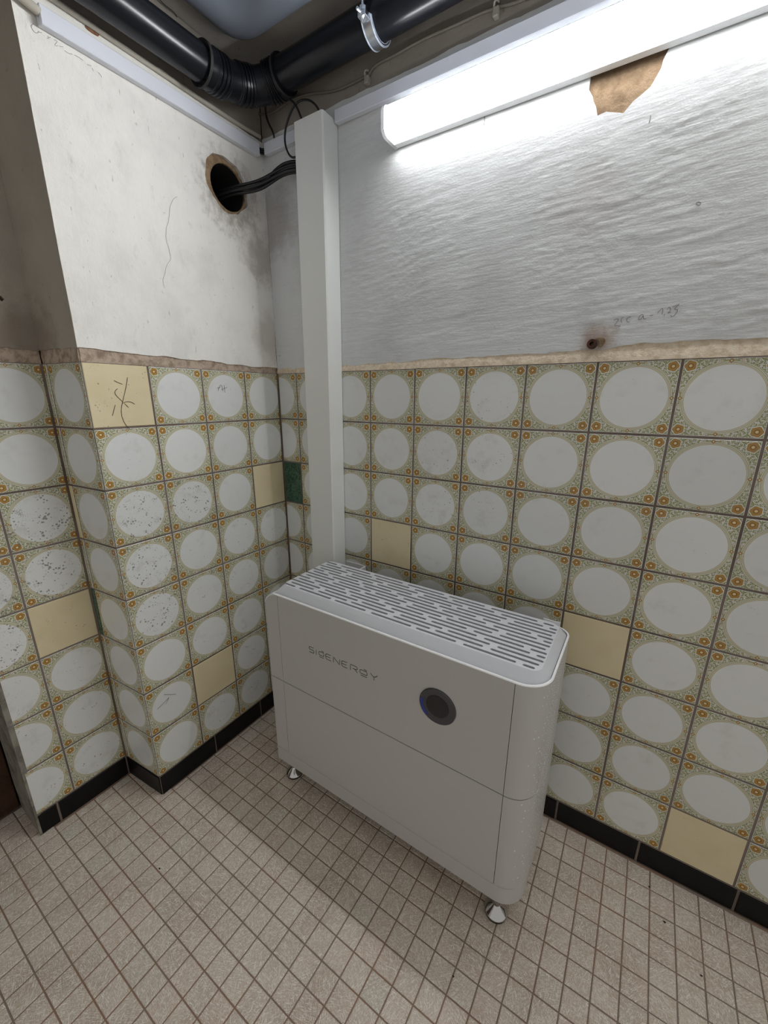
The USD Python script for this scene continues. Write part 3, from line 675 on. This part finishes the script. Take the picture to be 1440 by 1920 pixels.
add('conduit', tube(smooth_path([(.012, -.558, 1.920), (.012, -.585, 1.926), (.006, -.62, 1.936), (-.06, -.70, 1.968)], 30), .0085), M_cableB, smooth=True, label='thick beige cable leaving the left end of the trunking past the pier edge', cat='cable')

# ------------------------------------------------------------------ drain pipe
pipe = thing('drain_pipe', 'black plastic drain pipe bending round the room corner under the ceiling', 'pipe')
xl, zl_, yr_, zr_ = .071, 1.985, -.067, 2.024
rp = .0375
add('pipe', tube([(xl, YB + .01, zl_ - .03), (xl, -1.2, zl_ - .012), (xl, -.6, zl_ - .003), (xl, -.236, zl_)], rp, 40), M_pipe, pipe, smooth=40, label='straight black pipe along the left wall')
add('pipe', tube([(.158, yr_, zr_), (.8, yr_, zr_ + .002), (XR - .01, yr_, zr_ + .006)], rp, 40), M_pipe, pipe, smooth=40, label='straight black pipe along the back wall')
ctrl = np.array([(xl, -.25, zl_), (xl, -.19, zl_ + .004), (xl + .004, -.150, zl_ + .010), (.098, -.098, zl_ + .022), (.134, -.072, zl_ + .033), (.172, yr_, zr_)])
ep = smooth_path(ctrl, 160)
s_ = np.linspace(0, 1, 160); rr = np.full(160, .0395)
for a, b, r in ((.0, .035, .0440), (.035, .28, .0425), (.40, .62, .0415), (.76, .97, .0430), (.97, 1.0, .0440)):
    rr[(s_ >= a) & (s_ <= b)] = r
for a, b in ((.10, .27), (.42, .60), (.78, .92)):
    k = (s_ > a) & (s_ < b); rr[k] += .0016 * np.sign(np.sin((s_[k] - a) / (b - a) * 2 * math.pi * 4.0))
add('elbow', tube(ep, rr, 40), M_pipe, pipe, smooth=28, label='ribbed black pipe elbow')
for f in (.018, .985):
    i = int(f * 159); add('seal_ring', tube(ep[max(0, i - 3):i + 3], .0452, 40), M_rubber, pipe, smooth=40)

# ------------------------------------------------------------------ pipe clamp
ck = hx(698, 62, 1, -.115)
cxp = float(hx(699, 60, 1, -.112)[0]) - .022
clamp = thing('pipe_clamp', 'open zinc pipe clamp hanging under the black pipe by a threaded rod', 'pipe clamp', loc=(cxp, yr_, zr_ + .001))
def strap(a0, a1, r0, r1, w):
    a = np.radians(np.linspace(a0, a1, 40)); out = []
    pts = [(r1 * math.cos(t), r1 * math.sin(t)) for t in a] + [(r0 * math.cos(t), r0 * math.sin(t)) for t in a[::-1]]
    return man(Manifold.extrude(CrossSection([pts], m3.FillRule.NonZero), w).rotate([90, 0, 90]).translate([-w / 2, 0, 0]))
add('strap', strap(198, 352, .0425, .0445, .022), M_zinc, clamp, smooth=30)
add('rubber_liner', strap(201, 350, .0385, .0424, .026), M_clampr, clamp, smooth=30, label='translucent grey liner with rolled edges')
for dx in (-.0118, .0118):
    add('rolled_edge', strap(201, 352, .0405, .0455, .0024), M_clampr, clamp, smooth=30).GetParent()
    e = stage.GetPrimAtPath(str(clamp.GetPath()) + '/' + ('rolled_edge' if dx < 0 else 'rolled_edge_001')); UsdGeom.Xformable(e).AddTranslateOp().Set(Gf.Vec3d(dx, 0, 0))
ey, ez = -.051, -.018
add('ear', bevel_box(-.010, .010, ey - .006, ey + .012, ez - .006, ez + .004, .001), M_zinc, clamp)
nut = man(Manifold.cylinder(.008, .0075, .0075, 6).translate([0, ey, ez + .004])); add('nut', nut, M_zinc, clamp)
add('bolt', tube([(-.002, ey + .004, ez - .012), (-.002, ey - .006, ez + .001), (-.004, ey - .016, ez + .002)], .0036, 8), M_zinc, clamp, smooth=40)
add('threaded_rod', tube([(0, ey, ez), (0, ey, ZC - zr_ + .002)], .0034, 10), M_zinc, clamp, smooth=40)
add('nut', man(Manifold.cylinder(.007, .0075, .0075, 6).translate([0, ey, .052])), M_zinc, clamp)
add('wall_plate', bevel_box(-.012, .012, ey - .012, ey + .012, ZC - zr_ - .0045, ZC - zr_ - .0005, .0008), M_zinc, clamp)

# ------------------------------------------------------------------ rounded grey pan on the ceiling
pan = thing('ceiling_pan', 'blue-grey pan with a rounded corner fixed to the ceiling above the pipe elbow', 'pan')
def rrect(x0, x1, y0, y1, r): return sbox(x0 + r, y0 + r, x1 - r, y1 - r).buffer(r, quad_segs=10)
Z0 = ZC - .001; x0, x1, y0, y1 = .072, 1.05, -.95, -.118
prof = [(.0, .0), (.001, .010), (.006, .020), (.016, .027), (.030, .030), (.050, .029), (.066, .022), (.082, .012), (.10, .006)]
loops = []
for ins, dep in prof:
    r = max(.065 - ins * .35, .012); c = rrect(x0 + ins, x1 - ins, y0 + ins, y1 - ins, r)
    L = np.array([c.exterior.interpolate(t, normalized=True).coords[0] for t in np.linspace(0, 1, 160, endpoint=False)])
    a0 = np.argmin(np.hypot(L[:, 0] - x0, L[:, 1] - y1)); loops.append(np.c_[np.roll(L, -a0, 0), np.full(160, Z0 - dep)])
V = np.vstack(loops + [[[(x0 + x1) / 2, (y0 + y1) / 2, Z0 - prof[-1][1]]]]); F = []
for i in range(len(prof) - 1):
    for k in range(160):
        k2 = (k + 1) % 160; F += [[i * 160 + k, i * 160 + k2, (i + 1) * 160 + k2], [i * 160 + k, (i + 1) * 160 + k2, (i + 1) * 160 + k]]
for k in range(160): F.append([(len(prof) - 1) * 160 + k, (len(prof) - 1) * 160 + (k + 1) % 160, len(V) - 1])
add('pan_shell', trimesh.Trimesh(V, F, process=False), M_pan, pan, smooth=60)

# ------------------------------------------------------------------ power storage unit
unit = thing('storage_unit', 'white home power storage unit standing on four steel feet under the strip light', 'power unit')
UX0, UX1, UY0, UY1 = .258, 1.033, -.352, -.092
ZB, ZP, ZS, ZR, ZG = .085, .1345, .399, .6835, .703
def outline(ins=0, rl=.012, rr_=.058, rb=.035):
    def arc(cx, cy, r, a0, a1, n): return [(cx + r * math.cos(t), cy + r * math.sin(t)) for t in np.radians(np.linspace(a0, a1, n))]
    a, b, c, d = UX0 + ins, UX1 - ins, UY0 + ins, UY1 - ins; rl, rr_, rb = max(rl - ins, .002), max(rr_ - ins, .004), max(rb - ins, .004)
    return arc(a + rl, c + rl, rl, 180, 270, 6) + arc(b - rr_, c + rr_, rr_, 270, 360, 20) + arc(b - rb, d - rb, rb, 0, 90, 12) + arc(a + rl, d - rl, rl, 90, 180, 6)
def solid(ins, z0, z1): return Manifold.extrude(CrossSection([outline(ins)]), z1 - z0).translate([0, 0, z0])
def soft(z0, z1, e=.0012):
    return Manifold.batch_hull([solid(e, z0, z1), solid(0, z0 + e, z1 - e)])
SL, SR, gp = .317, .973, .0006
half = lambda x0, x1: bxm(x0, x1, UY0 - .05, UY1 + .05, 0, 1)
add('chassis', man(solid(.004, ZB + .004, ZR - .075)), M_gap, unit, label='dark inner chassis seen in the joints')
add('plinth', man(soft(ZB, ZP - .0008)), M_unit, unit, smooth=25)
low = soft(ZP + .0006, ZS - .0009)
# upper shell: its top left corner is rounded in the front view
RC = .056
profx = sbox(UX0, .3, UX1 + .01, ZR).intersection(unionp := sbox(UX0, .3, UX1 + .01, ZR - RC).union(sbox(UX0 + RC, .3, UX1 + .01, ZR)).union(Point(UX0 + RC, ZR - RC).buffer(RC, quad_segs=12)))
PXM = Manifold.extrude(CrossSection([list(profx.exterior.coords)[:-1]], m3.FillRule.NonZero), .5).rotate([90, 0, 0]).translate([0, .05, 0])
upp = soft(ZS + .0009, ZR, .0016) ^ PXM
upp = upp - solid(.0045, ZR - .012, ZR + .05)
lip = upp ^ (bxm(0, 2, -1, 0, ZR - .0032, 1) + (bxm(0, UX0 + RC, -1, 0, ZR - RC, 1) - PXM.translate([.0030, 0, -.0030])))
upp = upp - lip
add('rim', man(lip), M_rimHighlight, unit, smooth=25, label='lip round the top edge, whitened as a painted lamp highlight')
for nm, body in (('lower', low), ('upper', upp)):
    for part, x0_, x1_ in (('side_cover', 0, SL - gp), ('front_cover', SL + gp, SR - gp), ('side_cover', SR + gp, 2)):
        add(part, man(body ^ half(x0_, x1_)), M_unit, unit, smooth=25)
# raised slotted top
def topring(dl, dr, df, db, z, r):
    c = sbox(UX0 + dl + r, UY0 + df + r, UX1 - dr - r, UY1 - db - r).buffer(r, quad_segs=8)
    return np.c_[np.array(c.exterior.coords)[:-1], np.full(len(c.exterior.coords) - 1, z)]
pts = np.vstack([topring(.052, .022, .027, .028, ZG, .022), topring(.0515, .0212, .0262, .0272, ZG - .001, .022),
                 np.array(outline(.0062))[np.array(outline(.0062))[:, 0] > .318] @ np.array([[1, 0, 0], [0, 1, 0]]) + [0, 0, ZR - .004],
                 [(UX0 + .007, y, ZR - .070) for y in (UY0 + .014, UY1 - .014)], [(UX0 + .014, y, ZR - .036) for y in (UY0 + .008, UY1 - .008)], [(UX0 + .032, y, ZR - .011) for y in (UY0 + .007, UY1 - .007)],
                 [(x, y, ZR - .085) for x in (UX0 + .007, UX1 - .02) for y in (UY0 + .014, UY1 - .014)]])
top = Manifold.hull_points(pts)
cut = []
NR = 13; pr = .0152; yf = UY0 + .0365
for j in range(NR):
    y = yf + j * pr; x = .322 + (.0 if j % 2 else -.02); L0 = [.050, .085, .115, .060][j % 4]; k = 0
    while x < 1.006:
        L = L0 if k == 0 else (.112 if (j + k) % 2 else .098); e = min(x + L, 1.0085 - (.010 if j in (0, NR - 1) else 0))
        if e - x > .012: cut.append(Manifold.batch_hull([Manifold.cylinder(.03, .0035, .0035, 8).translate([a, y, ZG - .013]) for a in (x + .003, e - .003)]))
        x = e + (.0135 if k % 2 else .017); k += 1
    if 1 <= j:
        cut.append(Manifold.batch_hull([Manifold.cylinder(.02, .0028, .0028, 8).rotate([0, -48, 0]).translate([a, y, z]) for a, z in ((UX0 + .047, ZG - .006), (UX0 + .020 + .006 * (j % 3), ZG - .028))]))
add('top_grille', man(top - Manifold.batch_boolean(cut, m3.OpType.Add)), M_unitT, unit, smooth=22, label='raised pale top with staggered vent slots')
add('slot_floor', bevel_box(UX0 + .05, UX1 - .024, UY0 + .029, UY1 - .03, ZG - .0145, ZG - .0115, .0005), M_slot, unit, label='plain grey sheet painting the shade below the vent slots')

# lettering printed on the front
GL = {'S': [[(1, 1), (.15, 1), (0, .86), (0, .64), (.15, .5), (.85, .5), (1, .36), (1, .14), (.85, 0), (0, 0)]], 'I': [[(0, .92), (0, 0)]],
      'g': [[(.15, .86), (.85, .86), (1, .74), (1, .34), (.85, .22), (.15, .22), (0, .34), (0, .74), (.15, .86)], [(.55, 1.16), (1, 1.02)], [(.1, -.06), (.25, -.12), (.85, -.12), (1, -.04)]],
      'E': [[(1, 1), (.2, 1), (0, .82), (0, .18), (.2, 0), (1, 0)], [(0, .5), (.88, .5)]], 'N': [[(0, 0), (0, 1), (1, 0), (1, 1)]],
      'R': [[(0, 0), (0, 1), (.82, 1), (1, .86), (1, .6), (.82, .46), (.32, .46)], [(.6, .46), (1, 0)]], 'Y': [[(0, 1), (.36, .58), (.64, .58), (1, 1)], [(.5, .5), (.5, 0)]]}
word = [('S', 478, 525), ('I', 548, 549), ('g', 574, 622), ('E', 640, 690), ('N', 712, 770), ('E', 788, 838), ('R', 866, 926), ('g', 948, 1008), ('Y', 1036, 1094)]
ux = lambda a: .4297 + (a - 478) / (1095 - 478) * (.6533 - .4297) + .0  # widths measured on the photo
segs = []
for ch, a, b in word:
    for st in GL[ch]:
        Q = [(ux(a + (b - a) * u), UY0 - .0001, .5452 + .0165 * v) for u, v in st]
        Q = np.vstack([np.linspace(Q[i], Q[i + 1], 4)[(0 if i == 0 else 1):] for i in range(len(Q) - 1)])
        segs.append(ribbon(Q, .0020, (0, -1, 0), .0003))
add('lettering', cat_(segs), M_logo, unit, label='thin grey wordmark on the front')
# round display badge
bc = (.8135, UY0, .5513)
def ydisc(prof, n=48):
    m = trimesh.creation.revolve(np.array(prof, float), sections=n); m.apply_transform(trimesh.transformations.rotation_matrix(math.pi / 2, [1, 0, 0])); m.apply_translation(bc); return m
badge = add('display_badge', ydisc([(.0001, -.002), (.0445, -.002), (.0445, .0022), (.0425, .0034), (.0405, .0030), (.0285, .0016), (.0001, .0016)]), M_badge, unit, smooth=30, label='round dark display badge')
add('inner_disc', ydisc([(.0001, .0014), (.0275, .0014), (.0275, .0024), (.0262, .0030), (.0001, .0032)]), M_glass, badge, smooth=30, label='black glossy centre')
a = np.radians(np.linspace(168, 232, 26))
add('indicator_light', ribbon([(bc[0] + .0385 * math.cos(t), UY0 - .0029, bc[2] + .0385 * math.sin(t)) for t in a], .006, (0, -1, 0), .0004), M_led, badge, label='dim blue light arc')
# pattern of small white dots on the right-hand side
dots = []
per = np.array(outline(-.0002)); d_ = np.r_[0, np.cumsum(np.linalg.norm(np.diff(per, axis=0), axis=1))]
i0 = 6; s0 = d_[i0]
def at_s(s):
    x = np.interp(s, d_, per[:, 0]); y = np.interp(s, d_, per[:, 1]); e = 1e-3
    t = np.array([np.interp(s + e, d_, per[:, 0]) - x, np.interp(s + e, d_, per[:, 1]) - y]); t /= np.linalg.norm(t); return np.array([x, y]), t
def dot(s, z, r):
    p, t = at_s(s); n = np.array([t[1], -t[0], 0]); th = np.arange(6) * math.pi / 3 + s * 90
    c = np.array([p[0], p[1], z]) + n * .0002; V = np.vstack([c + r * (np.cos(th)[:, None] * np.array([t[0], t[1], 0]) + np.sin(th)[:, None] * [0, 0, 1.0]), c + n * .0006])
    return trimesh.Trimesh(V, [[6, k, (k + 1) % 6] for k in range(6)], process=False)
arcl = .058 * math.pi / 2
for zz in np.arange(.15, .675, .0095):
    for s in np.arange(.036, .20, .0105):
        dens = np.clip((s - .030) / .06, 0, 1) * np.clip((zz - .10) / .25, .35, 1)
        if rng.random() < dens * .85: dots.append(dot(s0 + s + rng.uniform(-.0015, .0015) + (.005 if int(zz / .0095) % 2 else 0), zz + rng.uniform(-.001, .001), rng.uniform(.0010, .0021)))
for t in np.linspace(0, 1, 46):
    dots.append(dot(s0 + .075 + .11 * t, .402 + .16 * t ** 1.7, .0013))
add('dot_pattern', cat_(dots), M_dot, unit, kind='stuff', label='scattered tiny white dots on the rounded right side')
# levelling feet
for fx, fy in ((.292, -.312), (.978, -.318), (.292, -.125), (.978, -.125)):
    ft = add('foot', lathe([(.0001, .0045), (.0265, .0045), (.0275, .008), (.0265, .0110), (.0185, .0190), (.0115, .0260), (.0085, .0300), (.0085, .043), (.0001, .043)], (fx, fy, 0), 36), M_chrome, unit, smooth=30, label='polished steel levelling foot')
    add('rubber_pad', lathe([(.0001, .0003), (.026, .0003), (.0270, .0048), (.0001, .0048)], (fx, fy, 0), 36), M_rubber, ft, smooth=30)
    add('stem', lathe([(.0001, .042), (.0075, .042), (.0075, .086), (.0001, .086)], (fx, fy, 0), 24), M_chrome, ft, smooth=30)
    add('nut', man(Manifold.cylinder(.007, .0115, .0115, 6).translate([fx, fy, .066])), M_chrome, ft)
# brackets tying the unit to the wall
br = thing('wall_bracket', 'white steel bracket on the tiles beside the foot of the cable duct', 'bracket')
add('plate', cat_([bevel_box(.290, .372, -.004, -.0005, .585, .655, .0006), bevel_box(.366, .372, -.094, -.0005, .610, .655, .0006), bevel_box(.345, .372, -.094, -.0905, .610, .672, .0006)]), M_metalw, br)
add('screw', man(Manifold.cylinder(.003, .005, .005, 12).rotate([90, 0, 0]).translate([.335, -.0035, .632])), M_zinc, br)
plate = bxm(.968, 1.006, -.091, -.0885, .585, .692) - Manifold.cylinder(.02, .0045, .0045, 16).rotate([90, 0, 0]).translate([.987, -.08, .676])
br = thing('wall_bracket', 'white steel tab with a hole standing up behind the right end of the storage unit', 'bracket')
add('plate', cat_([man(plate), bevel_box(.966, .9685, -.091, -.0005, .585, .625, .0006), bevel_box(.945, .985, -.003, -.0005, .585, .63, .0005)]), M_metalw, br)

# ------------------------------------------------------------------ threaded sleeve in the wall
sp = (float(STUB[0]), -.0015, float(STUB[2]))
sv = thing('wall_sleeve', 'rusty threaded sleeve sticking out of the plaster beside a tan filled spot', 'sleeve', loc=sp)
def ytube(r0, r1, y0, y1, n=24):
    return man((Manifold.cylinder(y1 - y0, r1, r1, n) - Manifold.cylinder((y1 - y0) * 3, r0, r0, 6).translate([0, 0, -.01])).rotate([90, 0, 0]).translate([0, y1, 0]))
add('sleeve', ytube(.0048, .0095, -.014, .012), M_rust, sv)
add('socket_bottom', man(Manifold.cylinder(.003, .0065, .0065, 16).rotate([90, 0, 0]).translate([0, .010, 0])), M_holeD, sv)
fp = Polygon([(.006 + .0105 * (1 + .18 * math.sin(3 * t)) * math.cos(t) + .003, .003 + .0105 * (1 + .15 * math.cos(2 * t)) * math.sin(t)) for t in np.linspace(0, 6.2, 24)]).difference(Point(0, 0).buffer(.0097))
fpm = Polygon([(x + .004, z) for x, z in max(getattr(fp, 'geoms', [fp]), key=lambda q: q.area).exterior.coords])
add('filler', sheet(Frame(sp, (1, 0, 0), (0, -1, 0)), Polygon([(STUB[0] * 0 + x, z) for x, z in fpm.exterior.coords]), .002, lambda u, z: .0035 + fbm(u, z, 300, 300, 2, 71) * .002), M_tan, wall_back, smooth=True, label='tan filled spot beside the sleeve')

# ------------------------------------------------------------------ crumbs on the floor
for (u, v, r, lab) in ((299, 1629, .0032, 'small dark crumb on the floor in front of the pier'), (1217, 1663, .003, 'small dark crumb on the floor near the back skirting'), (1246, 1729, .0034, 'dark crumb on the floor right of the storage unit'), (1315, 1830, .003, 'dark crumb on the floor nearest the lower right'), (850, 1831, .0026, 'tiny dark crumb at the edge of the unit shadow')):
    p = hit(u, v, 2, 0); m = trimesh.creation.icosphere(1, r * .65); m.vertices *= [1.2, .8, .5]; m.vertices += rng.normal(0, r * .12, m.vertices.shape); m.apply_translation([p[0], p[1], r * .30])
    add('crumb', m, M_crumb, label=lab, cat='crumb')
